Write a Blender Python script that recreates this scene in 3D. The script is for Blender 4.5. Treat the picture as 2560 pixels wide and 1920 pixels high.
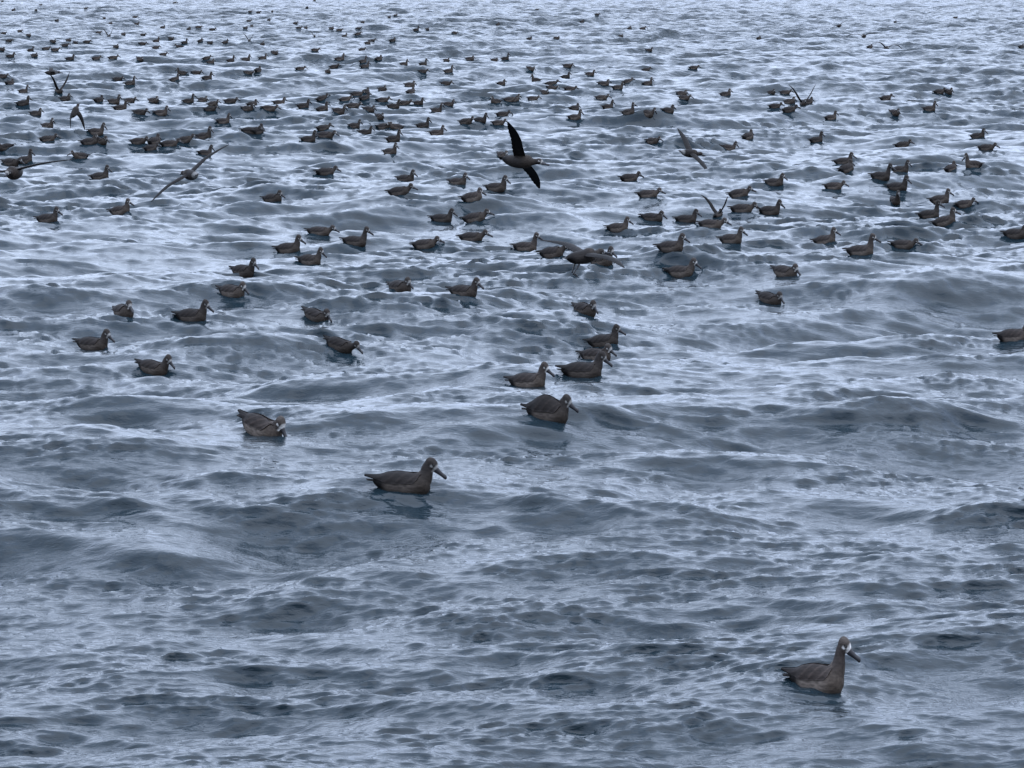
import bpy, math, random
import numpy as np
from mathutils import Vector, Matrix
from mathutils.bvhtree import BVHTree

# ------------------------------------------------------------------ camera
scene = bpy.context.scene
for o in list(bpy.data.objects): bpy.data.objects.remove(o)
C = scene.collection
R = math.radians
PW, PH, FPX = 2560.0, 1920.0, 8533.0        # photograph size, focal length in its pixels
CAM_H = 6.28
PITCH = math.atan((960 + 90) / FPX)          # horizon 90 px above the frame
cam = bpy.data.cameras.new('camera')
cam.sensor_width = 36.0; cam.lens = 36.0 * FPX / PW
cam.clip_start = 0.1; cam.clip_end = 30000
camo = bpy.data.objects.new('camera', cam); C.objects.link(camo)
camo.location = (0, 0, CAM_H); camo.rotation_euler = (math.pi/2 - PITCH, 0, 0)
scene.camera = camo
scene.render.resolution_x, scene.render.resolution_y = 1024, 768

# ------------------------------------------------------------------ sky and sun: bright high overcast
SUN_EL, SUN_AZ = R(62), R(125)               # azimuth clockwise from +Y
w = bpy.data.worlds.new('World'); scene.world = w; w.use_nodes = True
nt = w.node_tree; nt.nodes.clear()
wo = nt.nodes.new('ShaderNodeOutputWorld'); bg = nt.nodes.new('ShaderNodeBackground')
sky = nt.nodes.new('ShaderNodeTexSky'); sky.sky_type = 'NISHITA'; sky.sun_disc = False
sky.sun_elevation = SUN_EL; sky.sun_rotation = SUN_AZ; sky.dust_density = 2.0
tc = nt.nodes.new('ShaderNodeTexCoord')
nz = nt.nodes.new('ShaderNodeTexNoise'); nz.inputs['Scale'].default_value = 2.2
nz.inputs['Detail'].default_value = 5
mp = nt.nodes.new('ShaderNodeMapping'); mp.inputs['Scale'].default_value = (1, 1, 2.5)
nt.links.new(tc.outputs['Generated'], mp.inputs[0]); nt.links.new(mp.outputs[0], nz.inputs['Vector'])
rmp = nt.nodes.new('ShaderNodeValToRGB')
rmp.color_ramp.elements[0].position = 0.3; rmp.color_ramp.elements[0].color = (0.51, 0.62, 0.89, 1)
rmp.color_ramp.elements[1].position = 0.7; rmp.color_ramp.elements[1].color = (0.70, 0.81, 1.0, 1)
nt.links.new(nz.outputs['Fac'], rmp.inputs[0])
sc = nt.nodes.new('ShaderNodeVectorMath'); sc.operation = 'SCALE'; SKY = 40.5
nt.links.new(rmp.outputs[0], sc.inputs[0])
# overcast skies are about three times as bright overhead as at the horizon
sx = nt.nodes.new('ShaderNodeSeparateXYZ'); nt.links.new(tc.outputs['Generated'], sx.inputs[0])
mo = nt.nodes.new('ShaderNodeMapRange'); mo.inputs['From Min'].default_value = 0; mo.inputs['From Max'].default_value = 1
mo.inputs['To Min'].default_value = 0.52*SKY; mo.inputs['To Max'].default_value = 1.0*SKY
nt.links.new(sx.outputs['Z'], mo.inputs['Value']); nt.links.new(mo.outputs[0], sc.inputs['Scale'])
mx = nt.nodes.new('ShaderNodeMixRGB'); mx.inputs[0].default_value = 0.86    # mostly cloud
nt.links.new(sky.outputs[0], mx.inputs[1]); nt.links.new(sc.outputs[0], mx.inputs[2])
nt.links.new(mx.outputs[0], bg.inputs['Color']); bg.inputs['Strength'].default_value = 0.1
nt.links.new(bg.outputs[0], wo.inputs[0])
sun = bpy.data.lights.new('sun', 'SUN'); sun.energy = 0.9; sun.angle = R(75); sun.color = (1.0, 0.97, 0.93)
suno = bpy.data.objects.new('sun', sun); C.objects.link(suno)
sd = Vector((math.sin(SUN_AZ)*math.cos(SUN_EL), math.cos(SUN_AZ)*math.cos(SUN_EL), math.sin(SUN_EL)))
suno.rotation_euler = sd.to_track_quat('Z', 'Y').to_euler(); suno.location = (0, -20, 40)
vs = scene.view_settings; vs.view_transform = 'Standard'; vs.look = 'None'; vs.exposure = 0; vs.gamma = 1

# ------------------------------------------------------------------ pixel -> ray / flat sea
CP, SP = math.cos(PITCH), math.sin(PITCH)
def ray(px, py):
    a = (px - PW/2) / FPX; b = (PH/2 - py) / FPX
    return Vector((a, CP + b*SP, -SP + b*CP)).normalized()
def flat(px, py, z=0.0):
    d = ray(px, py); t = (z - CAM_H) / d.z
    return np.array((d.x*t, d.y*t))

# ------------------------------------------------------------------ the sea surface
rng = np.random.default_rng(11)
def band(N, L, lmin, lmax, slope, direction, spread, p):
    k1 = 2*np.pi*np.fft.fftfreq(N, L/N)
    kx, ky = np.meshgrid(k1, k1, indexing='ij')
    k = np.hypot(kx, ky); k[0, 0] = 1
    kmin, kmax = 2*np.pi/lmax, 2*np.pi/lmin
    win = 1/(1+np.exp(-(np.log(k/kmin))*9)) * 1/(1+np.exp((np.log(k/kmax))*9))
    th = np.arctan2(ky, kx) - direction
    D = np.abs(np.cos(th))**spread + 0.06
    A = k**(-p/2) * win * np.sqrt(D); A[0, 0] = 0
    Hk = A*(rng.normal(size=(N, N)) + 1j*rng.normal(size=(N, N)))
    f = lambda X: np.real(np.fft.ifft2(X))
    h = f(Hk); sx = f(1j*kx*Hk); sy = f(1j*ky*Hk)
    s = slope/np.sqrt((sx**2+sy**2).mean())
    return dict(L=L, N=N, h=h*s, dx=f(1j*kx/k*Hk)*s, dy=f(1j*ky/k*Hk)*s)
D0 = R(90)
B_A = band(512, 151.0, 5.0, 26.0, 0.07, D0+R(12), 3, 4.2)
B_B = band(512, 61.0, 1.1, 6.0, 0.14, D0-R(6), 2.2, 4.0)
B_C = band(1024, 21.0, 0.36, 1.3, 0.125, D0+R(6), 4.0, 3.4)
B_D = band(1024, 8.3, 0.10, 0.42, 0.21, D0+R(4), 5.0, 3.2)
B_M = band(512, 43.0, 1.5, 7.0, 0.1, D0, 0.6, 3.5)
B_M['h'] = B_M['h']/B_M['h'].std()
def samp(b, key, x, y, rot):
    c, s = math.cos(rot), math.sin(rot)
    u = ((x*c + y*s)/b['L'] % 1)*b['N']; v = ((-x*s + y*c)/b['L'] % 1)*b['N']
    i = np.floor(u).astype(int); j = np.floor(v).astype(int); fu = u-i; fv = v-j
    i %= b['N']; j %= b['N']; i1 = (i+1) % b['N']; j1 = (j+1) % b['N']
    out = []
    for kk in key:
        a = b[kk]
        out.append(a[i, j]*(1-fu)*(1-fv)+a[i1, j]*fu*(1-fv)+a[i, j1]*(1-fu)*fv+a[i1, j1]*fu*fv)
    return out
# single larger waves that can be picked out in the photograph:
# (x px, y px of the crest, crest length m, width m, height m, crest turn deg)
RIDGES = [
 (1080,1290,2.6,0.55,.11,-8),(860,1262,1.3,0.4,.07,4),(1300,1272,1.8,.5,.09,-8),
 (180,1362,2.6,.5,.15,-12),(480,1372,1.4,.45,.10,-14),(60,1345,1.2,.4,.09,-10),
 (240,1545,1.4,.45,.16,10),(90,1570,1.4,.5,.10,0),(560,1530,1.2,.35,.09,-4),
 (90,1070,2.4,.6,.15,-6),(270,1025,1.4,.5,.10,0),(520,1010,2.2,.6,.14,6),(950,985,3.2,.8,.17,-8),(790,1030,1.6,.6,.08,-10),
 (1480,1128,1.5,.5,.07,10),(1650,1170,1.6,.45,.07,8),(2190,1065,2.4,.7,.13,8),(2420,1062,2.2,.6,.13,-4),(1960,1100,2.4,.6,.08,14),
 (1960,1170,1.3,.4,.07,0),(2030,1235,1.4,.45,.08,6),(2100,1330,2.2,.5,.09,4),(1500,1400,2.4,.5,.10,4),(1380,1275,1.8,.5,.09,0),
 (2420,1440,2.2,.5,.07,4),(1880,1480,1.6,.4,.05,0),(1000,1760,1.8,.4,.06,14),(650,1830,1.8,.4,.07,16),(2300,1535,1.6,.4,.05,-6),
 (1535,310,4.5,1.0,.36,0),(1820,262,5,1.1,.32,4),(2320,312,5,1.1,.34,-4),(420,160,8,1.6,.42,0),(1080,30*3,9,2,.4,0),
 (560,35,9,2.2,.5,0),(1310,58,12,2.4,.5,0),(1000,880,2.8,.6,.08,4),(1320,960,1.2,.4,.05,0),(2450,735,2.6,.7,.10,6),(2100,735,2.0,.6,.08,0),
 (1740,1390,1.6,.4,.06,0),(2060,865,2.6,.7,.07,4),(2260,680,2.6,.6,.08,0),(1390,690,2.6,.7,.10,-4),(700,690,2.6,.6,.10,0),(300,665,3.2,.6,.10,0),
]
RINGS = [(2040,1722), (1010,1228), (652,1088), (1372,1050), (1322,968), (1458,944), (1512,862), (382,935), (231,872), (848,874), (480,803)]
def sea(x, y):
    """displaced surface for flat coordinates x, y"""
    d = np.hypot(x, y)
    hA, xA, yA = samp(B_A, ('h', 'dx', 'dy'), x, y, 0.0)
    hB, xB, yB = samp(B_B, ('h', 'dx', 'dy'), x, y, 0.35)
    hC, xC, yC = samp(B_C, ('h', 'dx', 'dy'), x, y, -0.25)
    hD, xD, yD = samp(B_D, ('h', 'dx', 'dy'), x, y, 0.15)
    gust, = samp(B_A, ('h',), x*0.9+40, y*0.9+17, 0.9)
    gust = 1 + 0.3*np.tanh(gust/ B_A['h'].std())
    m1, = samp(B_M, ('h',), x*.55, y, 0.2); m2, = samp(B_M, ('h',), x*1.1+9, y*1.9+3, -0.3)
    e1 = np.minimum(1.6, np.exp(.28*m1-.04)*gust); e2 = np.minimum(1.6, np.exp(.35*m2-.06)*gust)           # ripples come in patches
    far = 1/(1+(d/1300)**2)                                   # waves finer than the mesh die out far away
    q = np.clip((d-24)/60, 0, 1); lee = 1+.5*q*q*(3-2*q)               # calmer water close to the boat
    e1 = e1*lee; e2 = e2*lee
    fB = (1+.3*(lee-1)/.5+.6*np.clip((d-140)/300, 0, 1))/(1+(d/900)**4); fC = e1/(1+(d/330)**4); fD = e2/(1+(d/190)**4)
    h = hA*far + hB*fB + hC*fC + hD*fD
    ch = 0.85
    ox = ch*(xA*far + .7*xB*fB + .3*xC*fC + .55*xD*fD); oy = ch*(yA*far + .7*yB*fB + .3*yC*fC + .55*yD*fD)
    oy = oy - (.4*hA*far + 1.0*hB*fB + 1.5*hC*fC + 1.1*hD*fD)      # waves run toward the viewer and lean forward
    for (px, py, ln, wd, am, tn) in RIDGES:
        c = flat(px, py); t = R(tn); ct, st = math.cos(t), math.sin(t)
        sel = (np.abs(x-c[0]) < ln*3) & (np.abs(y-c[1]) < ln*3+wd*4)
        if not sel.any(): continue
        u = (x[sel]-c[0])*ct + (y[sel]-c[1])*st
        v = -(x[sel]-c[0])*st + (y[sel]-c[1])*ct + 0.12*ln*(u/ln)**2
        wdv = np.where(v < 0, wd*0.8, wd*1.7)
        rg = (.8 if py > 600 else .95)*am*np.exp(-(u/ln*1.15)**2)*(np.exp(-(v/wdv)**2) - .25*np.exp(-((v+wd*1.9)/(wd*1.2))**2))
        h[sel] += rg; oy[sel] -= .9*rg
    for (px, py) in RINGS:                                    # small rings spreading from the nearest birds
        c = flat(px, py); rr = np.hypot((x-c[0])*.8, y-c[1]-.08)
        sel = rr < 1.2
        h[sel] += .0075*np.cos(2*np.pi*(rr[sel]-.3)/.15)*np.exp(-((rr[sel]-.42)/.28)**2)
    return x+ox, y+oy, h

rows = [1.5, 5.0, 9.0, 13.0, 17.0, 20.0]
d = 23.0
while d < 9000:
    rows.append(d)
    px1 = d*d/(CAM_H*FPX*0.4)                                # depth covered by one picture row
    if d < 55: st = max(.02, px1*0.85)
    elif d < 160: st = .12 + (d-55)*.0012
    elif d < 350: st = .246 + (d-160)*.002
    elif d < 700: st = .63 + (d-350)*.005
    else: st = d*.02
    d += st
rows = np.array(rows)
cols = np.concatenate([np.linspace(-R(10.5), R(10.5), 570), np.linspace(R(10.5), R(24), 36)[1:],
                       np.linspace(R(24), 2*math.pi-R(24), 50)[1:], np.linspace(-R(24), -R(10.5), 36)[1:-1]])
NC = len(cols); NR = len(rows)
dd, aa = np.meshgrid(rows, cols, indexing='ij')
fx, fy = dd*np.sin(aa), dd*np.cos(aa)
X, Y, Z = sea(fx.ravel(), fy.ravel())
co = np.empty((NR*NC+1, 3), dtype=np.float32)
co[:-1, 0] = X; co[:-1, 1] = Y; co[:-1, 2] = Z; co[-1] = (0, 0, 0)
r, c = np.meshgrid(np.arange(NR-1), np.arange(NC), indexing='ij')
c1 = (c+1) % NC
quads = np.stack([r*NC+c, r*NC+c1, (r+1)*NC+c1, (r+1)*NC+c], axis=-1).reshape(-1, 4)[:, ::-1]
tris = np.stack([np.full(NC, NR*NC), (np.arange(NC)+1) % NC, np.arange(NC)], axis=-1)[:, ::-1]
me = bpy.data.meshes.new('sea')
nq, ntri = len(quads), len(tris)
me.vertices.add(len(co)); me.vertices.foreach_set('co', co.ravel())
me.loops.add(nq*4+ntri*3)
me.loops.foreach_set('vertex_index', np.concatenate([quads.ravel(), tris.ravel()]).astype(np.int32))
me.polygons.add(nq+ntri)
me.polygons.foreach_set('loop_start', np.concatenate([np.arange(nq)*4, nq*4+np.arange(ntri)*3]).astype(np.int32))
me.polygons.foreach_set('use_smooth', np.ones(nq+ntri, dtype=bool))
me.update(calc_edges=True)
lost = np.append(1 - 1/(1+(dd.ravel()/300)**3), 0).astype(np.float32)   # how much of the ripple is finer than the mesh
me.attributes.new('ripple', 'FLOAT', 'POINT').data.foreach_set('value', lost)
me.attributes.new('fine', 'FLOAT', 'POINT').data.foreach_set('value', np.append(1/(1+(dd.ravel()/85)**2), 1).astype(np.float32))
sea_ob = bpy.data.objects.new('sea', me); C.objects.link(sea_ob)
sea_ob['kind'] = 'structure'; sea_ob['label'] = 'choppy grey blue open sea with small wind waves'

def water_material():
    m = bpy.data.materials.new('sea_water'); m.use_nodes = True
    t = m.node_tree; N = t.nodes; b = N['Principled BSDF']
    b.inputs['Base Color'].default_value = (0.010, 0.019, 0.025, 1)
    b.inputs['IOR'].default_value = 1.34
    b.inputs['Roughness'].default_value = 0.035
    tc = N.new('ShaderNodeTexCoord')
    prev = None
    for (scx, scy, sz, dist, stren) in ((1.1, 1.5, .4, 1.0, 1.0), (3.2, 8.5, .3, .020, .6), (8, 22, .8, .009, .6)):
        mp = N.new('ShaderNodeMapping'); mp.inputs['Scale'].default_value = (scx, scy, scy)
        mp.inputs['Rotation'].default_value = (0, 0, R(8))
        nz = N.new('ShaderNodeTexNoise'); nz.inputs['Scale'].default_value = 1
        nz.inputs['Detail'].default_value = 3; nz.inputs['Roughness'].default_value = .55
        nz.inputs['Distortion'].default_value = sz
        t.links.new(tc.outputs['Object'], mp.inputs[0]); t.links.new(mp.outputs[0], nz.inputs['Vector'])
        bp = N.new('ShaderNodeBump'); bp.inputs['Distance'].default_value = dist; bp.inputs['Strength'].default_value = stren
        t.links.new(nz.outputs['Fac'], bp.inputs['Height'])
        if scx < 2:
            at = N.new('ShaderNodeAttribute'); at.attribute_name = 'ripple'
            t.links.new(at.outputs['Fac'], bp.inputs['Strength'])
        else:
            at = N.new('ShaderNodeAttribute'); at.attribute_name = 'fine'
            t.links.new(at.outputs['Fac'], bp.inputs['Strength'])
        if prev: t.links.new(prev.outputs[0], bp.inputs['Normal'])
        prev = bp
    t.links.new(prev.outputs[0], b.inputs['Normal'])
    return m
me.materials.append(water_material())
bpy.context.view_layer.update()
bvh = BVHTree.FromObject(sea_ob, bpy.context.evaluated_depsgraph_get())
def on_sea(px, py):
    hit = bvh.ray_cast(camo.location, ray(px, py))[0]
    if hit is None:
        f = flat(px, py); hit = Vector((f[0], f[1], 0))
    return hit
def sea_z(x, y):
    hit = bvh.ray_cast(Vector((x, y, 50)), Vector((0, 0, -1)))[0]
    return hit.z if hit else 0.0

# ------------------------------------------------------------------ bird materials
def plumage():
    m = bpy.data.materials.new('plumage'); m.use_nodes = True
    t = m.node_tree; N = t.nodes; b = N['Principled BSDF']
    at = N.new('ShaderNodeAttribute'); at.attribute_name = 'Col'
    tc = N.new('ShaderNodeTexCoord')
    mp = N.new('ShaderNodeMapping'); mp.inputs['Scale'].default_value = (22, 60, 60)
    nz = N.new('ShaderNodeTexNoise'); nz.inputs['Scale'].default_value = 1; nz.inputs['Detail'].default_value = 4
    t.links.new(tc.outputs['Object'], mp.inputs[0]); t.links.new(mp.outputs[0], nz.inputs['Vector'])
    mr = N.new('ShaderNodeMapRange'); mr.inputs['To Min'].default_value = .5; mr.inputs['To Max'].default_value = 1.55
    mr.inputs['From Min'].default_value = .25; mr.inputs['From Max'].default_value = .75
    t.links.new(nz.outputs['Fac'], mr.inputs['Value'])
    oi = N.new('ShaderNodeObjectInfo')
    mr2 = N.new('ShaderNodeMapRange'); mr2.clamp = False; mr2.inputs['To Min'].default_value = .22; mr2.inputs['To Max'].default_value = .50
    t.links.new(oi.outputs['Color'], mr2.inputs['Value'])
    mm = N.new('ShaderNodeMath'); mm.operation = 'MULTIPLY'
    t.links.new(mr.outputs[0], mm.inputs[0]); t.links.new(mr2.outputs[0], mm.inputs[1])
    v = N.new('ShaderNodeVectorMath'); v.operation = 'SCALE'
    t.links.new(at.outputs['Color'], v.inputs[0]); t.links.new(mm.outputs[0], v.inputs['Scale'])
    t.links.new(v.outputs[0], b.inputs['Base Color'])
    b.inputs['Roughness'].default_value = .62; b.inputs['Specular IOR Level'].default_value = .14
    bp = N.new('ShaderNodeBump'); bp.inputs['Distance'].default_value = .006; bp.inputs['Strength'].default_value = .5
    t.links.new(nz.outputs['Fac'], bp.inputs['Height']); t.links.new(bp.outputs[0], b.inputs['Normal'])
    return m
def plain(name, col, rough):
    m = bpy.data.materials.new(name); m.use_nodes = True
    t = m.node_tree; b = t.nodes['Principled BSDF']
    nz = t.nodes.new('ShaderNodeTexNoise'); nz.inputs['Scale'].default_value = 40
    rp = t.nodes.new('ShaderNodeValToRGB')
    rp.color_ramp.elements[0].color = [c*.7 for c in col]+[1]; rp.color_ramp.elements[1].color = [c*1.3 for c in col]+[1]
    t.links.new(nz.outputs['Fac'], rp.inputs[0]); t.links.new(rp.outputs[0], b.inputs['Base Color'])
    b.inputs['Roughness'].default_value = rough
    return m
M_PL = plumage(); M_BILL = plain('bill_horn', (.010, .009, .011), .55)
M_EYE = plain('eye_gloss', (.008, .006, .005), .12); M_LEG = plain('leg_skin', (.012, .012, .014), .45)

# ------------------------------------------------------------------ bird meshes
WHITE = (.80, .77, .73); BREAST = (.080, .062, .049); NECK = (.048, .038, .033); BACK = (.026, .019, .016)
FLANK = (.19, .155, .130); DARK = (.011, .009, .009); WINGC = (.024, .0175, .015)
def lerp(a, b, t):
    t = min(1, max(0, t)); t = t*t*(3-2*t)
    return tuple(a[i]+(b[i]-a[i])*t for i in range(3))
def catmull(pts, n):
    pts = [np.array(p, float) for p in pts]; out = []
    P = [2*pts[0]-pts[1]]+pts+[2*pts[-1]-pts[-2]]
    for i in range(1, len(P)-2):
        for k in range(n):
            t = k/n
            out.append(.5*((2*P[i])+(-P[i-1]+P[i+1])*t+(2*P[i-1]-5*P[i]+4*P[i+1]-P[i+2])*t*t+(-P[i-1]+3*P[i]-3*P[i+1]+P[i+2])*t**3))
    out.append(pts[-1]); return out
def tube(stations, n=4, seg=16, V=None, F=None):
    """stations: x, z, half width, half height along a spine in the x-z plane"""
    V = [] if V is None else V; F = [] if F is None else F
    S = catmull(stations, n); base = len(V)
    for i, s in enumerate(S):
        a = S[max(0, i-1)]; b = S[min(len(S)-1, i+1)]
        tx, tz = b[0]-a[0], b[1]-a[1]; l = math.hypot(tx, tz) or 1; tx /= l; tz /= l
        for k in range(seg):
            an = 2*math.pi*k/seg; y = math.cos(an)*max(.001, s[2]); q = math.sin(an)*max(.001, s[3])
            V.append((s[0]-tz*q, y, s[1]+tx*q))
    for i in range(len(S)-1):
        for k in range(seg):
            k1 = (k+1) % seg
            F.append((base+i*seg+k, base+i*seg+k1, base+(i+1)*seg+k1, base+(i+1)*seg+k))
    F.append(tuple(base+k for k in range(seg))[::-1]); F.append(tuple(base+(len(S)-1)*seg+k for k in range(seg)))
    return V, F
BODY = [(-.30, .070, .012, .012), (-.262, .058, .050, .042), (-.18, .044, .088, .082), (-.07, .034, .110, .104),
        (.05, .034, .116, .112), (.14, .050, .112, .114), (.20, .064, .088, .094), (.235, .07, .045, .052)]
BX = [s[0] for s in BODY]
def body_at(x):
    return [float(np.interp(x, BX, [s[i] for s in BODY])) for i in (1, 2, 3)]
POSES = {   # neck path (x, z, radius), head centre, head pitch
 'u': ([(.12, .05, .095), (.160, .115, .088), (.182, .175, .066), (.188, .235, .051), (.202, .285, .048)], (.224, .312), -28),
 'r': ([(.12, .05, .095), (.17, .11, .085), (.192, .165, .064), (.193, .200, .054), (.205, .228, .050)], (.228, .248), -34),
 'm': ([(.12, .05, .095), (.162, .112, .090), (.184, .17, .070), (.186, .215, .056), (.199, .258, .051)], (.223, .282), -40),
 'k': ([(.12, .05, .095), (.155, .105, .088), (.160, .155, .068), (.165, .19, .056)], (.192, .212), -26),
 'h': ([(.12, .05, .095), (.165, .095, .074), (.172, .13, .062), (.182, .16, .053)], (.205, .182), -34),
 'l': ([(.12, .05, .095), (.20, .085, .07), (.25, .115, .054), (.278, .14, .047)], (.303, .155), -24),
 'f': ([(.12, .045, .088), (.21, .05, .068), (.28, .058, .052), (.32, .062, .047)], (.352, .066), -10),
}
def set_col(me, fn):
    ca = me.color_attributes.new('Col', 'FLOAT_COLOR', 'POINT')
    buf = np.ones((len(me.vertices), 4), dtype=np.float32)
    for i, v in enumerate(me.vertices): buf[i, :3] = fn(v.co)
    ca.data.foreach_set('color', buf.ravel())
def mesh(name, V, F, mat, fn=None, smooth=True):
    m = bpy.data.meshes.new(name); m.from_pydata(V, [], F); m.update()
    if fn: set_col(m, fn)
    m.materials.append(mat)
    m.polygons.foreach_set('use_smooth', [smooth]*len(m.polygons))
    return m
HS = 1.06
def head_frame(pose):
    H = POSES[pose][1]; p = R(POSES[pose][2])
    return Vector((H[0], 0, H[1])), Vector((math.cos(p), 0, math.sin(p))), Vector((-math.sin(p), 0, math.cos(p)))
def make_body(pose, white_rump=False):
    neck, Hc, _ = POSES[pose]; H, hd, hu = head_frame(pose)
    V, F = tube(BODY)
    tube([(x, z, r*.96, r) for x, z, r in neck]+[(Hc[0], Hc[1], .042, .045)], V=V, F=F)
    head = [(-.056, -.004, .012, .012), (-.045, -.002, .033, .036), (-.012, .004, .045, .052), (.022, .003, .042, .048),
            (.047, -.005, .030, .036), (.066, -.010, .019, .026)]
    st = []
    for a, b, wd, hh in head:
        p = H+hd*a*HS+hu*b*HS; st.append((p.x, p.z, wd*HS, hh*HS))
    tube(st, V=V, F=F)
    m0 = bpy.data.meshes.new('tmp'); m0.from_pydata(V, [], F); m0.update()
    o = bpy.data.objects.new('tmp', m0); C.objects.link(o)
    md = o.modifiers.new('r', 'REMESH'); md.mode = 'VOXEL'; md.voxel_size = .0085
    sm = o.modifiers.new('s', 'SMOOTH'); sm.iterations = 5; sm.factor = .5
    bpy.context.view_layer.update()
    m = bpy.data.meshes.new_from_object(o.evaluated_get(bpy.context.evaluated_depsgraph_get()))
    m.name = 'body_'+pose
    bpy.data.objects.remove(o); bpy.data.meshes.remove(m0)
    rnd = random.Random(5)
    nx = neck[1][0]
    def col(co):
        q = (co-H)/HS; a = q.dot(hd); b = q.dot(hu); dist = q.length
        if dist < .075 and a > -.055:
            base = lerp(NECK, (.075, .061, .052), (b+.02)/.06)
            eye = math.hypot(a-.022, b-.010)
            face = lerp(base, WHITE, (a-.024-.25*abs(b-.002))/.026)
            cres = math.hypot((a-.012)/1.6, b+.008)
            face = lerp(face, WHITE, (.013-cres)/.006)
            dk = math.hypot((a-.020)/1.7, b-.008)
            face = lerp(face, DARK, (.013-dk)/.006) if abs(co.y) > .012 else face
            return face
        z = co.z
        if co.x > nx-.03 and z > .10 or co.x > .16: c_ = lerp(BREAST, NECK, (z-.05)/.15)
        else:
            c_ = lerp((.06, .05, .045) if pose == 'f' else FLANK, BACK, (z-.065)/.05)
            c_ = lerp(c_, BREAST, (co.x-.02)/.12)
            if co.x < -.16:
                c_ = lerp(c_, (.5, .49, .47) if white_rump else DARK, (-.16-co.x)/.07)
        return c_
    set_col(m, col); m.materials.clear(); m.materials.append(M_PL)
    m.polygons.foreach_set('use_smooth', [True]*len(m.polygons))
    return m
def make_bill(pose):
    H, hd, hu = head_frame(pose); st = []
    for a, b, wd, hh in ((.050, -.010, .019, .028), (.07, -.011, .018, .027), (.10, -.012, .0145, .0215), (.135, -.012, .0125, .0175),
                         (.158, -.011, .0135, .0185), (.174, -.015, .0125, .0165), (.186, -.024, .005, .007)):
        p = H+hd*a*HS+hu*b*HS; st.append((p.x, p.z, wd*HS, hh*HS))
    V, F = tube(st, 3, 10); return mesh('bill_'+pose, V, F, M_BILL, lambda c: DARK)
def make_eye(pose, sgn):
    H, hd, hu = head_frame(pose); c = H+hd*.022*HS+hu*.010*HS+Vector((0, sgn*.0415*HS, 0)); V = []; F = []
    for i in range(7):
        for k in range(10):
            th = math.pi*i/6; an = 2*math.pi*k/10
            V.append(tuple(c+Vector((math.sin(th)*math.cos(an), math.sin(th)*math.sin(an), math.cos(th)))*.0075))
    for i in range(6):
        for k in range(10): F.append((i*10+k, (i+1)*10+k, (i+1)*10+(k+1) % 10, i*10+(k+1) % 10))
    return mesh('eye', V, F, M_EYE, lambda c: DARK)
def make_folded_wing(sgn, lift=0.0):
    V = []; F = []; cols_ = []
    NU, NV = 34, 12
    for layer in (1, 0):
        for i in range(NU+1):
            u = i/NU; x = .165 - u*.545
            cz, hw, hh = body_at(max(x, -.24))
            tip = max(0, (u-.62)/.38)
            lo = R(80)*(math.sin(min(1, u*5)*math.pi/2))*(1-.72*tip**1.3) - R(6)*math.sin(u*6)
            top = R(6)+R(26)*max(0, 1-u*4)
            if lo < top+.06: lo = top+.06
            for j in range(NV+1):
                v = j/NV; ph = top+(lo-top)*v
                scal = .004*math.sin(u*34-v*9.0)*(v**2)
                off = (.010+.016*math.exp(-((u-.45)/.22)**2)*(1-v*.55)+scal) if layer else -.003
                yy = math.sin(ph)*(hw+off); zz = cz+math.cos(ph)*(hh+off)
                if x < -.24:
                    q = (-.24-x)/.14; yy = yy*(1-.55*q)+.006; zz = zz-.006*q
                zz += lift*math.sin(math.pi*min(1, u*1.15))*(1-.8*v)
                if layer == 0 and lift: zz -= 0
                V.append((x, sgn*yy, zz))
                c_ = lerp((.050, .039, .034), WINGC, u*2.6)
                c_ = lerp(c_, DARK, (u-.55)/.3)
                edge = .5+.5*math.sin(u*34-v*9.0)
                c_ = lerp(c_, tuple(2.0*q for q in c_), (edge-.8)/.2*.8)
                
                cols_.append(c_)
    n1 = (NU+1)*(NV+1)
    for layer in (0, 1):
        for i in range(NU):
            for j in range(NV):
                a = layer*n1+i*(NV+1)+j; f = (a, a+1, a+NV+2, a+NV+1)
                F.append(f if (layer == 0) == (sgn < 0) else f[::-1])
    rim = [i*(NV+1) for i in range(NU+1)]+[NU*(NV+1)+j for j in range(1, NV+1)]+[i*(NV+1)+NV for i in range(NU-1, -1, -1)]+[j for j in range(NV-1, 0, -1)]
    for k in range(len(rim)):
        a, b = rim[k], rim[(k+1) % len(rim)]
        f = (a, b, b+n1, a+n1); F.append(f if sgn > 0 else f[::-1])
    m = mesh('folded_wing', V, F, M_PL)
    ca = m.color_attributes.new('Col', 'FLOAT_COLOR', 'POINT')
    ca.data.foreach_set('color', np.array([tuple(c)+(1,) for c in cols_], dtype=np.float32).ravel())
    return m
def make_tail():
    V = []; F = []; n = 9
    for z in (0.006, -0.006):
        for i in range(n):
            a = R(-24+48*i/(n-1)); V.append((-.235, .034*math.sin(a*3.2), .062+z))
            rr = .125*(1-.05*(i % 2))
            V.append((-.235-rr*math.cos(a), rr*math.sin(a), .070+z*.4-.01*abs(math.sin(a*2))))
    for i in range(n-1):
        F.append((2*i, 2*i+1, 2*i+3, 2*i+2)); b = 2*n
        F.append((b+2*i+2, b+2*i+3, b+2*i+1, b+2*i)); F.append((2*i+1, b+2*i+1, b+2*i+3, 2*i+3)); F.append((2*i, 2*i+2, b+2*i+2, b+2*i))
    F.append((0, 2*n, 2*n+1, 1)); F.append((2*n-2, 2*n-1, 4*n-1, 4*n-2))
    return mesh('tail', V, F, M_PL, lambda c: DARK, False)
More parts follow.
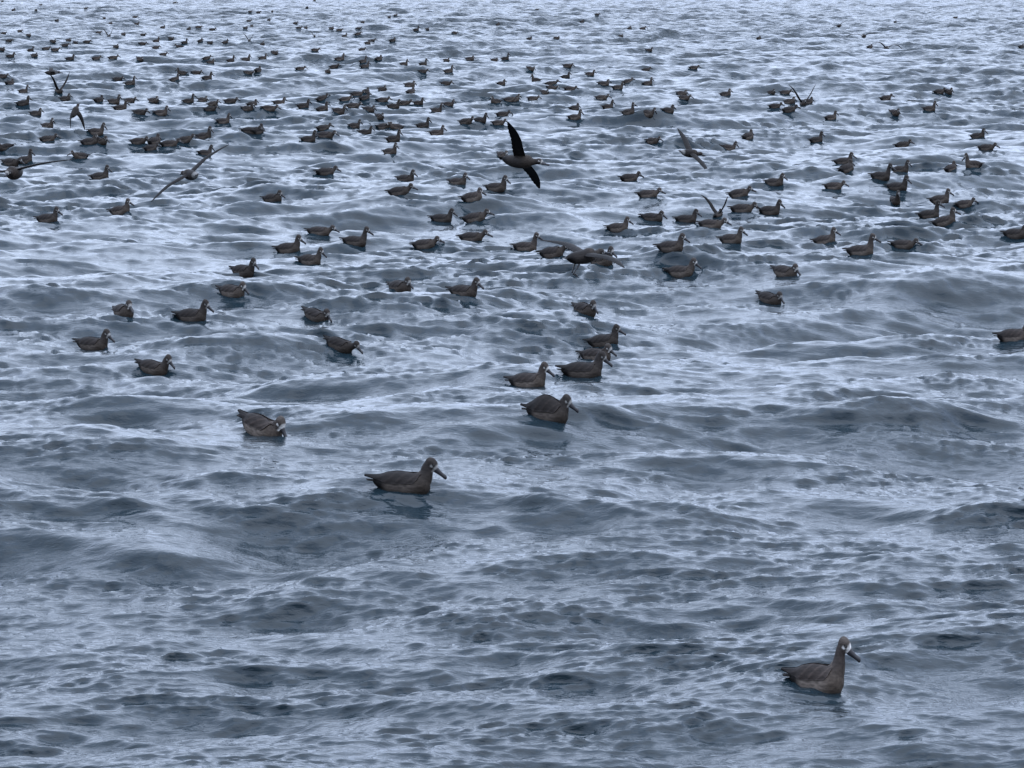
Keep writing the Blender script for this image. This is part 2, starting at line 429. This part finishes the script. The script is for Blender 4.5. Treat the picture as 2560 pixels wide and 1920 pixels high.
OPEN = {   # shoulder, elbow, wrist, mid hand, tip: leading edge x, y, z and chord
 'glide':  [(.13, .06, .09, .21), (.15, .30, .16, .19), (.20, .55, .19, .17), (.13, .82, .16, .12), (-.03, 1.06, .09, .02)],
 'arch':   [(.13, .06, .09, .21), (.15, .27, .24, .19), (.20, .50, .30, .17), (.13, .76, .20, .12), (-.03, .98, .03, .02)],
 'droop':  [(.13, .06, .08, .21), (.15, .24, .05, .19), (.18, .40, -.10, .17), (.10, .50, -.34, .12), (-.05, .56, -.58, .02)],
 'bank':   [(.13, .06, .09, .20), (.14, .30, .12, .19), (.16, .55, .14, .17), (.14, .82, .15, .13), (.08, 1.06, .15, .03)],
 'flat':   [(.13, .06, .09, .18), (.15, .30, .11, .16), (.18, .55, .12, .14), (.12, .84, .11, .10), (.0, 1.12, .09, .02)],
 'hang':   [(.13, .05, .07, .21), (.11, .15, -.03, .20), (.08, .21, -.18, .18), (.0, .25, -.40, .13), (-.12, .27, -.66, .02)],
 'raise':  [(.13, .06, .10, .21), (.12, .20, .27, .19), (.12, .33, .46, .17), (.03, .47, .66, .12), (-.12, .62, .80, .02)],
 'swept':  [(.13, .06, .09, .21), (.17, .27, .14, .19), (.20, .48, .18, .17), (.02, .70, .17, .13), (-.22, .88, .14, .02)],
}
def make_open_wing(kind, sgn):
    S = catmull(OPEN[kind], 7); V = []; F = []; cols_ = []; NCH = 9
    prof = [0, .05, .15, .3, .5, .68, .84, .95, 1.0]
    for i, s in enumerate(S):
        fr = i/(len(S)-1)
        ch = max(.012, s[3])*(1+.035*((i % 3)-1)*(1 if fr > .12 else 0))
        a = S[max(0, i-1)]; b = S[min(len(S)-1, i+1)]
        span = Vector((0, b[1]-a[1], b[2]-a[2])).normalized(); nrm = Vector((0, -span.z, span.y))
        back = (Vector((-1, 0, 0)) - nrm*.12).normalized()
        for side in (1, -1):
            for j, p in enumerate(prof):
                th = .030*(1-.8*fr)*(math.sqrt(p)*(1-p)*2.2)
                q = Vector((s[0], s[1], s[2]))+back*(ch*p)+nrm*(.10*ch*math.sin(math.pi*p)*.8+side*th*.5+side*.0015)
                V.append((q.x, sgn*q.y, q.z))
                c_ = tuple(.6*q_ for q_ in lerp(WINGC, DARK, fr*1.2))
                if side < 0: c_ = lerp(c_, (.05, .043, .04), (.55-abs(p-.45))*.9*(1-fr))
                elif p < .6: c_ = lerp(c_, (.034, .026, .022), (1-fr)*.8)
                if (i % 3) == 0: c_ = tuple(q_*1.35 for q_ in c_)
                cols_.append(c_)
    n = 2*NCH
    for i in range(len(S)-1):
        for side in (0, 1):
            for j in range(NCH-1):
                a = i*n+side*NCH+j; f = (a, a+1, a+n+1, a+n)
                F.append(f if (side == 0) == (sgn < 0) else f[::-1])
        for j in (0, NCH-1):
            a = i*n+j; f = (a, a+n, a+n+NCH, a+NCH)
            F.append(f if (j == 0) == (sgn < 0) else f[::-1])
    for i in (0, len(S)-1):
        for j in range(NCH-1):
            a = i*n+j; f = (a, a+1, a+1+NCH, a+NCH); F.append(f if (i == 0) == (sgn > 0) else f[::-1])
    m = mesh('open_wing', V, F, M_PL)
    ca = m.color_attributes.new('Col', 'FLOAT_COLOR', 'POINT')
    ca.data.foreach_set('color', np.array([tuple(c)+(1,) for c in cols_], dtype=np.float32).ravel())
    return m
def make_leg(sgn, reach):
    V, F = tube([(-.08, -.04, .018, .018), (-.11, -.09, .013, .013), (-.10-reach, -.19, .011, .011), (-.10-reach, -.20, .011, .011)], 3, 8)
    y0 = .05*sgn
    V = [(x, y+y0, z) for x, y, z in V]
    b = len(V); fx_, fz_ = -.10-reach, -.20
    foot = [(fx_, 0, fz_+.008), (fx_+.075, -.045, fz_-.045), (fx_+.10, 0, fz_-.05), (fx_+.075, .045, fz_-.045), (fx_, 0, fz_-.008), (fx_+.072, -.043, fz_-.056), (fx_+.097, 0, fz_-.061), (fx_+.072, .043, fz_-.056)]
    V += [(x, y+y0, z) for x, y, z in foot]
    for f in ((0, 1, 2), (0, 2, 3), (4, 6, 5), (4, 7, 6), (1, 5, 6, 2), (2, 6, 7, 3), (0, 4, 5, 1), (0, 3, 7, 4)): F.append(tuple(b+i for i in f))
    return mesh('leg', V, F, M_LEG, lambda c: DARK)

BODIES = {p: make_body(p) for p in 'urhlfmk'}; BODY_WR = make_body('f', True)
BILLS = {p: make_bill(p) for p in 'urhlfmk'}
EYES = {(p, s): make_eye(p, s) for p in 'urhlfmk' for s in (1, -1)}
FOLD = {s: make_folded_wing(s) for s in (1, -1)}; FOLD_UP = {s: make_folded_wing(s, .075) for s in (1, -1)}
TAIL = make_tail(); OPENW = {(k, s): make_open_wing(k, s) for k in OPEN for s in (1, -1)}
LEGS = {s: make_leg(s, .05 if s > 0 else .10) for s in (1, -1)}

def join_meshes(name, parts):
    """one light mesh for birds too small to show parts"""
    V = []; F = []; cl = []
    for m in parts:
        b = len(V); V += [tuple(v.co) for v in m.vertices]
        F += [tuple(b+i for i in p.vertices) for p in m.polygons]
        buf = np.empty(len(m.vertices)*4, dtype=np.float32); m.color_attributes['Col'].data.foreach_get('color', buf)
        cl.append(buf)
    j = mesh(name, V, F, M_PL)
    ca = j.color_attributes.new('Col', 'FLOAT_COLOR', 'POINT'); ca.data.foreach_set('color', np.concatenate(cl))
    return j
SMALL = {p: join_meshes('small_albatross_'+p, [BODIES[p], BILLS[p], FOLD[1], FOLD[-1], TAIL]) for p in 'urhlmk'}
SMALL_OPEN = {k: join_meshes('small_albatross_'+k, [BODIES['h' if k == 'raise' else 'f'], BILLS['h' if k == 'raise' else 'f'], OPENW[(k, 1)], OPENW[(k, -1)], TAIL]) for k in OPEN}

def part(name, me_, parent):
    o = bpy.data.objects.new(name, me_); C.objects.link(o); o.parent = parent; o.color = parent.color; return o
def set_thing(o, label, group):
    o['label'] = label; o['category'] = 'bird'; o['group'] = group
trnd = random.Random(8)
def build_bird(pose, parts=True, wings=None, lift=False, legs=False, white_rump=False, tone=None):
    tone = tone if tone is not None else .2 if wings else trnd.random(); tone = (tone, tone, tone, 1)
    if not parts:
        o = bpy.data.objects.new('albatross', SMALL_OPEN[wings] if wings else SMALL[pose]); C.objects.link(o); o.color = tone; return o
    e = bpy.data.objects.new('albatross', None); e.empty_display_size = .2; e.color = tone; C.objects.link(e)
    part('body', BODY_WR if white_rump else BODIES[pose], e)
    for s in (1, -1):
        part('wing', OPENW[(wings, s)] if wings else (FOLD_UP if lift else FOLD)[s], e)
    part('tail', TAIL, e); part('bill', BILLS[pose], e)
    for s in (1, -1): part('eye', EYES[(pose, s)], e)
    if legs:
        for s in (1, -1): part('leg', LEGS[s], e)
    return e

rnd = random.Random(3)
def float_bird(px, py, pose, label, yaw=None, scale=1.0, pitch=0.0, roll=0.0, parts=True, wings=None, lift=False, group='albatrosses sitting on the water', sink=.0, sx=1.0, sz=1.0, tone=None):
    p = on_sea(px, py)
    if yaw is None: yaw = rnd.uniform(-24, 24)
    y = R(yaw); s = 1.12*scale
    cx, cy = p.x, p.y + .075*s
    fwd = Vector((math.cos(y), math.sin(y)))
    zf = np.mean([sea_z(cx+fwd.x*a, cy+fwd.y*a) for a in (.10*s, .2*s)]); zb = np.mean([sea_z(cx-fwd.x*a, cy-fwd.y*a) for a in (.10*s, .2*s)])
    z0 = np.mean([zf, zb, sea_z(cx, cy), p.z, p.z])
    tilt = math.atan2(zf-zb, .3*s)*.5
    tilt = max(-.3, min(.3, tilt))
    vx, vz = rnd.uniform(.92, 1.07), rnd.uniform(.93, 1.06)
    o = build_bird(pose, parts, wings, lift, tone=tone)
    o.matrix_world = Matrix.Translation((cx, cy, z0-sink)) @ Matrix.Rotation(y, 4, 'Z') @ Matrix.Rotation(-(tilt+R(pitch)), 4, 'Y') @ Matrix.Rotation(R(roll), 4, 'X') @ Matrix.Diagonal((s*.88*vx*sx, s, s*1.05*vz*sz, 1))
    set_thing(o, label, group); return o
def fly_bird(px, py, depth, wings, label, yaw=0, pitch=0, roll=0, scale=1.0, parts=True, pose='f', legs=False, white_rump=False):
    d_ = ray(px, py); p = camo.location + d_*(depth*FPX/5700/d_.y)
    low = sea_z(p.x, p.y)+.12
    if p.z < low: p.z = low
    o = build_bird(pose, parts, wings, legs=legs, white_rump=white_rump)
    o.matrix_world = Matrix.Translation(p) @ Matrix.Rotation(R(yaw), 4, 'Z') @ Matrix.Rotation(-R(pitch), 4, 'Y') @ Matrix.Rotation(R(roll), 4, 'X') @ Matrix.Scale(1.12*scale, 4)
    set_thing(o, label, 'albatrosses in flight'); return o

# ------------------------------------------------------------------ near birds, one by one (pixel of the waterline in the photograph)
NEAR = [
 (2050,1722,'u','large brown albatross with tall neck and white face, nearest the bottom right corner',dict(yaw=-15,scale=1.06,pitch=4,sx=.90,tone=1.55)),
 (1010,1228,'r','dark albatross in clear profile on a wave crest, alone below the middle',dict(yaw=2,scale=1.14,pitch=-2,sx=1.14,sz=.95,tone=.25)),
 (652,1088,'h','brown albatross sliding head down off a wave, white face toward the viewer',dict(yaw=-34,scale=1.16,pitch=-17,sz=1.12,tone=1.3)),
 (1372,1050,'k','dark albatross with back feathers ruffled up, above the lone bird on the crest',dict(yaw=-10,scale=1.08,lift=True,sx=1.06)),
 (1322,968,'r','albatross with raised head and dark bill left of the overlapping pair',dict(yaw=-8,scale=1.03)),
 (1458,944,'r','albatross in front of the overlapping pair, its head turned down',dict(yaw=6,scale=1.05,pitch=-3)),
 (1492,900,'h','albatross half hidden behind another, pale face showing over its back',dict(yaw=-25,scale=1.0)),
 (1512,862,'r','albatross with white forehead and pale flank above the overlapping pair',dict(yaw=-4)),
 (1462,785,'h','hunched dark albatross in a shaded trough above the white foreheaded one',dict(yaw=-50,pitch=-4)),
 (2538,852,'h','albatross cut off by the right edge of the photo, mid height',dict(yaw=0)),
 (1925,757,'h','dark albatross tipped forward on a wave face, right of the middle',dict(yaw=-45,pitch=-8)),
 (1964,690,'h','albatross tipped forward on a wave, just above the other tipped one',dict(yaw=-40,pitch=-10)),
 (382,935,'r','brown albatross with long bill, lowest of the birds at the left',dict(yaw=-22,pitch=-6)),
 (231,872,'r','brown albatross breasting a wave, long bill pointing down at far left',dict(yaw=-20,pitch=-9)),
 (307,790,'h','hunched albatross with round pale head seen above the two left swimmers',dict(yaw=-55)),
 (480,803,'r','albatross with upright neck and white face on the left, facing right',dict(yaw=-10)),
 (580,741,'h','albatross with bright white head on the left, below a similar bird',dict(yaw=-25,pitch=-5)),
 (608,690,'r','albatross just above the white headed one on the left',dict(yaw=-30)),
 (790,802,'h','hunched albatross in a dark trough, straight above the long billed swimmer',dict(yaw=-40,pitch=-10)),
 (848,874,'l','pale brown albatross with long bill held low, left of centre',dict(yaw=-24,pitch=-8,scale=.98)),
 (1000,728,'h','hunched brown albatross left of centre, back turned partly to us',dict(yaw=-48)),
 (1160,738,'r','albatross with pale cheek at the centre, right of the hunched brown one',dict(yaw=-20)),
 (301,533,'r','albatross high on a wavelet below the gliding bird at the left',dict(yaw=-12,pitch=-4)),
 (119,555,'r','lone albatross near the left edge, lower left of the white rumped glider',dict(yaw=-6)),
 (682,504,'h','compact albatross alone to the right of the gliding bird at left',dict(yaw=-20)),
 (999,486,'l','lower of two low albatrosses left of the big flying bird',dict(yaw=0)),
 (1182,503,'h','hunched albatross just below and left of the big flying bird',dict(yaw=18)),
 (1105,554,'r','left albatross of a side by side pair under the big flying bird',dict(yaw=-4)),
 (1188,552,'l','right albatross of a side by side pair under the big flying bird',dict(yaw=4)),
 (1180,600,'l','albatross directly below the side by side pair, bill forward',dict(yaw=0)),
 (798,587,'l','low albatross with long bill above the pair that overlaps at left centre',dict(yaw=0)),
 (888,613,'u','tall necked albatross alone, just right of a low long billed one, left of centre',dict(yaw=0,scale=.98)),
 (1062,621,'l','albatross with lowered head at the centre, facing right',dict(yaw=2)),
 (722,632,'r','rear bird of two overlapping albatrosses at left centre',dict(yaw=-6)),
 (775,661,'r','front bird of two overlapping albatrosses at left centre',dict(yaw=-4)),
 (1621,493,'l','low albatross right of the big flying bird, below a compact one',dict(yaw=4)),
 (1849,491,'l','low albatross above a flapping bird on the right side',dict(yaw=-4)),
 (1632,552,'h','compact albatross left of a pair of low swimmers, right of centre',dict(yaw=-14)),
 (1717,556,'r','upper bird of a close pair just left of the flapping albatross',dict(yaw=0)),
 (1778,569,'l','lower bird of a close pair just below the flapping albatross',dict(yaw=0)),
 (1856,530,'l','long low albatross just right of the flapping bird',dict(yaw=6)),
 (1926,537,'r','rightmost of the tight row beside the flapping albatross',dict(yaw=-6)),
 (1546,585,'r','albatross swimming right above the bird skimming the water',dict(yaw=0)),
 (1679,627,'r','albatross right of the bird skimming the water',dict(yaw=-10)),
 (1830,607,'r','albatross with pale flank alone on the right of centre',dict(yaw=-10)),
 (1315,625,'u','albatross with raised neck and long bill left of the skimming bird',dict(yaw=-4)),
 (1382,642,'l','albatross partly behind the tail of the skimming bird',dict(yaw=0)),
 (1505,662,'r','albatross seen just behind the head of the skimming bird',dict(yaw=-35)),
 (1704,695,'r','albatross below and right of the skimming bird, dark breast low',dict(yaw=-12,pitch=-5)),
 (2238,508,'u','small upright pale albatross seen nearly end on, right side',dict(yaw=-75,scale=.9)),
 (2352,504,'r','albatross above the overlapping pair near the right edge',dict(yaw=-4)),
 (2325,545,'u','rear albatross of an overlapping pair near the right edge',dict(yaw=4)),
 (2365,562,'r','front albatross of an overlapping pair near the right edge',dict(yaw=-6)),
 (2412,520,'l','low albatross half hidden by a wave right of the overlapping pair',dict(yaw=10,scale=.85)),
 (2065,606,'r','leftmost of three albatrosses in a line at the right',dict(yaw=-8)),
 (2154,637,'u','middle and tallest of three albatrosses in a line at the right',dict(yaw=0,scale=.98)),
 (2258,622,'l','rightmost and smallest of three albatrosses in a line at the right',dict(yaw=4,scale=.95)),
 (2540,597,'h','albatross cut off by the right edge, above the other one there',dict(yaw=-10)),
]
for px, py, pose, lab, kw in NEAR: float_bird(px, py, pose, lab, **kw)

# ------------------------------------------------------------------ birds on the wing or with wings open
fly_bird(1295,408,34.5,'bank','dark albatross banking low with long wings up and down, at top centre',yaw=-20,pitch=-4,roll=-34,scale=.82)
fly_bird(480,441,50,'flat','gliding albatross seen from behind, long wings slanting across, white rump',yaw=122,pitch=0,roll=-32,scale=.9,white_rump=True)
fly_bird(1722,386,70,'bank','small albatross gliding right with arched wings and white rump, upper right',yaw=30,pitch=-8,roll=32,white_rump=True)
fly_bird(38,438,43,'flat','albatross flying low at the left edge, wing stretched out to the right',yaw=-100,pitch=0,roll=10)
fly_bird(1455,648,38.5,'flat','albatross skimming the water with wings spread and feet dangling, at centre',yaw=34,pitch=5,roll=7,legs=True,scale=.98)
fly_bird(187,283,88,'hang','albatross seen from behind with both wings hanging down, upper left',yaw=70,pitch=38,roll=4,scale=1.0,parts=True)
float_bird(146,232,'h','albatross on the water with both wings raised in a wide V, upper left',yaw=-40,wings='raise',group='albatrosses with open wings')
fly_bird(128,184,118,'glide','albatross gliding just above the one with wings raised in a V',yaw=20,roll=6,parts=False)
float_bird(1795,541,'h','albatross flapping on the water with raised wings, right of centre',yaw=50,wings='raise',scale=.62,group='albatrosses with open wings')
float_bird(2008,262,'h','albatross in a tight cluster opening both wings, upper right',yaw=-70,wings='raise',scale=.9,parts=False,group='albatrosses with open wings')
float_bird(2446,345,'r','albatross riding high on a wave near the right edge, above a smaller low one',yaw=-30,scale=1.0,group='albatrosses with open wings')
fly_bird(2160,92,190,'glide','upper of two distant albatrosses gliding with level wings, top right',yaw=-110,roll=4,parts=False,scale=1.3)
fly_bird(2215,123,165,'arch','lower of two distant albatrosses gliding with drooped wingtip, top right',yaw=-80,roll=-8,parts=False,scale=1.2)
float_bird(1897,98,'h','distant dark albatross alone at the top right, left of the far gliders',yaw=50,parts=False)
fly_bird(2097,66,210,'glide','tiny albatross flying above the two far gliding ones, top right',yaw=-60,roll=20,parts=False)
float_bird(272,92,'h','distant albatross with wings raised near the top left corner',yaw=60,wings='raise',scale=.8,parts=False,group='albatrosses with open wings')
float_bird(786,92,'h','distant albatross with a wing held straight up, top, left of centre',yaw=80,wings='raise',scale=.6,parts=False,group='albatrosses with open wings')
float_bird(623,103,'h','distant albatross with lifted wings at the top, a quarter across',yaw=70,wings='raise',scale=.7,parts=False,group='albatrosses with open wings')

# ------------------------------------------------------------------ the far flock: enlarged tiles of the photograph, 3.456 tile px per photo px
TILES = {
 (0, 0): [(115,92,'h'),(350,47,'h'),(490,182,'h'),(20,17,'h'),(310,92,'h'),(900,162,'h'),(1165,152,'l'),(1180,212,'r'),(1405,242,'h'),
   (1715,242,'l'),(1630,258,'h'),(2150,187,'l'),(2120,248,'h'),(2175,233,'h'),(2160,107,'l'),(30,295,'r'),(170,276,'l'),(245,312,'h'),
   (850,287,'l'),(1065,302,'h'),(1235,307,'l'),(75,360,'l'),(455,369,'h'),(590,357,'h'),(650,380,'h'),(750,372,'l'),(560,400,'l'),
   (1350,362,'r'),(1475,347,'h'),(1595,377,'u'),(1230,387,'l'),(1730,362,'h'),(1815,378,'h'),(1945,375,'r'),(1000,413,'h'),(1345,421,'l'),
   (1550,411,'l'),(10,437,'h'),(265,442,'r'),(395,428,'l'),(475,441,'l'),(90,497,'r'),(295,492,'h'),(605,520,'r'),(830,514,'l'),(975,510,'l'),
   (1205,523,'h'),(1410,479,'l'),(1785,515,'l'),(1820,548,'r'),(1995,533,'u'),(2125,523,'r'),(1570,643,'r'),(1695,643,'l'),(1510,697,'r'),
   (1790,688,'r'),(2145,640,'l'),(20,677,'l'),(80,728,'h'),(200,800,'u'),(1015,700,'l'),(1125,733,'u'),(740,76,'l'),(1510,28,'l'),(955,207,'h'),(1835,264,'l')],
 (640, 0): [(440,68,'h'),(110,180,'h'),(340,207,'l'),(370,247,'l'),(430,246,'h'),(650,252,'h'),(720,267,'l'),(885,252,'l'),(920,197,'h'),(1205,137,'h'),
   (1150,152,'h'),(20,112,'l'),(140,103,'h'),(765,317,'r'),(880,302,'l'),(965,379,'r'),(1000,358,'l'),(1180,359,'h'),(55,387,'h'),(510,442,'l'),
   (160,468,'h'),(60,513,'r'),(915,438,'r'),(725,524,'u'),(925,539,'u'),(940,583,'r'),(1060,519,'h'),(1280,563,'r'),(1445,563,'u'),(1645,532,'h'),
   (1850,518,'h'),(2060,528,'h'),(2155,517,'u'),(1665,625,'u'),(380,603,'l'),(620,630,'h'),(675,590,'r'),(15,618,'h'),(1440,626,'l'),(1640,733,'r'),
   (2120,733,'r'),(1330,750,'h'),(1335,806,'h'),(1090,784,'h'),(950,798,'h'),(870,826,'l'),(1385,267,'r'),(1480,260,'h'),(1715,293,'l'),(2090,218,'h'),(505,8,'h')],
 (1280, 0): [(215,87,'l'),(735,130,'l'),(605,194,'h'),(1015,250,'h'),(1130,252,'l'),(150,343,'h'),(385,337,'h'),(940,318,'h'),(1185,444,'r'),
   (160,604,'h'),(480,582,'l'),(465,674,'r'),(675,653,'r'),(1160,613,'l'),(1570,596,'r'),(205,704,'r'),(340,732,'l'),(345,772,'l'),(280,818,'h'),
   (795,740,'r'),(915,768,'r'),(1000,714,'l'),(1175,738,'r'),(500,784,'l'),(1850,826,'r'),(1470,826,'h')],
 (1920, 0): [(1620,158,'h'),(1100,197,'h'),(2190,413,'h'),(880,415,'h'),(1480,810,'l'),(1550,808,'h'),(30,812,'h'),(150,812,'l')],
 (0, 240): [(200,83,'r'),(565,42,'r'),(310,168,'r'),(410,270,'r'),(830,345,'r'),(775,420,'r'),(860,408,'h'),(410,388,'l'),(45,468,'r'),(215,583,'u'),
   (90,603,'l'),(690,540,'l'),(865,720,'r'),(850,52,'h'),(1040,120,'r'),(985,60,'u'),(1120,55,'l'),(1325,55,'h'),(1630,60,'u'),(1750,50,'h'),(1205,160,'l'),
   (1390,170,'r'),(1815,130,'r'),(1840,84,'l'),(1990,59,'l'),(2140,130,'r'),(2180,82,'h'),(1930,238,'r'),(1765,372,'u'),(1770,510,'u'),
   (1195,415,'l'),(1300,470,'l'),(1330,412,'h'),(1460,434,'l'),(1600,413,'l'),(2160,325,'l')],
 (640, 240): [(200,70,'r'),(410,100,'r'),(110,128,'l'),(570,38,'l'),(575,125,'r'),(715,150,'r'),(770,44,'l'),(840,98,'l'),(940,30,'r'),(975,132,'h'),
   (1065,198,'h'),(1095,52,'l'),(1190,104,'r'),(1280,78,'l'),(1405,75,'r'),(1560,140,'u'),(1665,84,'r'),(2070,58,'r'),(2195,50,'r'),(2130,175,'r'),
   (850,278,'r'),(945,328,'r'),(580,294,'l'),(455,395,'u'),(600,358,'l'),(1105,284,'l'),(1210,284,'l'),(1445,270,'r'),(1565,340,'r'),(1815,240,'l'),
   (1940,222,'u'),(2095,248,'l'),(1190,394,'r'),(1160,498,'r'),(15,325,'h'),(600,683,'r'),(1295,738,'r'),(1745,765,'r'),(2080,824,'u'),(2130,530,'h')],
 (1280, 240): [(180,35,'l'),(20,48,'r'),(775,30,'r'),(830,103,'r'),(540,120,'h'),(545,208,'u'),(1010,158,'u'),(1350,144,'r'),(1170,205,'r'),(1490,30,'l'),
   (1215,413,'r'),(2040,372,'h'),(1870,468,'r'),(1015,732,'l')],
 (1920, 240): [(60,105,'l'),(185,143,'r'),(190,64,'h'),(345,64,'h'),(1020,38,'l'),(545,205,'r'),(1095,155,'h'),(1400,130,'u'),(420,398,'r'),(1165,440,'l'),
   (660,585,'r'),(680,658,'h'),(1150,655,'r'),(980,723,'u'),(1125,812,'u'),(1890,468,'l'),(1580,643,'h'),(1775,615,'r'),(60,773,'r'),(570,805,'l')],
}
far = []
for (ox, oy), L in TILES.items():
    for tx, ty, pose in L: far.append((ox+tx/3.4563, oy+ty/3.4563, pose))
far.sort(key=lambda b: -b[1])
WORDS = {'m': 'with neck up', 'k': 'with neck drawn in', 'u': 'with upright neck', 'r': 'with neck up', 'h': 'hunched compactly', 'l': 'lying low'}
used = {}
ONES = 'zero one two three four five six seven eight nine ten eleven twelve thirteen fourteen fifteen sixteen seventeen eighteen nineteen'.split()
TENS = '0 0 twenty thirty forty fifty sixty seventy eighty ninety'.split()
def words(n):
    n = min(99, max(0, n))
    if n < 20: return ONES[n]
    return TENS[n//10] + ('-'+ONES[n % 10] if n % 10 else '')
for i, (px, py, pose) in enumerate(far):
    if pose == 'r': pose = rnd.choice('rrmkl')
    elif pose == 'u': pose = rnd.choice('um')
    yaw = rnd.uniform(-30, 30)
    if rnd.random() < .05: yaw += 180
    if pose == 'h': yaw = rnd.choice((-1, 1))*rnd.uniform(25, 60)
    size = 'small' if py > 330 else ('tiny' if py > 130 else 'speck sized')
    key = f'{size} dark albatross {WORDS[pose]}, {words(round(px/25.6))} percent across, {words(round(py/19.2))} percent down the photo'
    n = used.get(key, 0); used[key] = n+1
    if n: key = key.replace(' dark', ' dark farther') if n == 1 else key.replace(' dark', ' dark farthest')
    float_bird(px, py, pose, key, yaw=yaw, scale=rnd.uniform(.9, 1.08), parts=py > 330)
print('rows', NR, 'cols', NC, 'birds', len(far)+len(NEAR)+18, 'sea quads', nq)
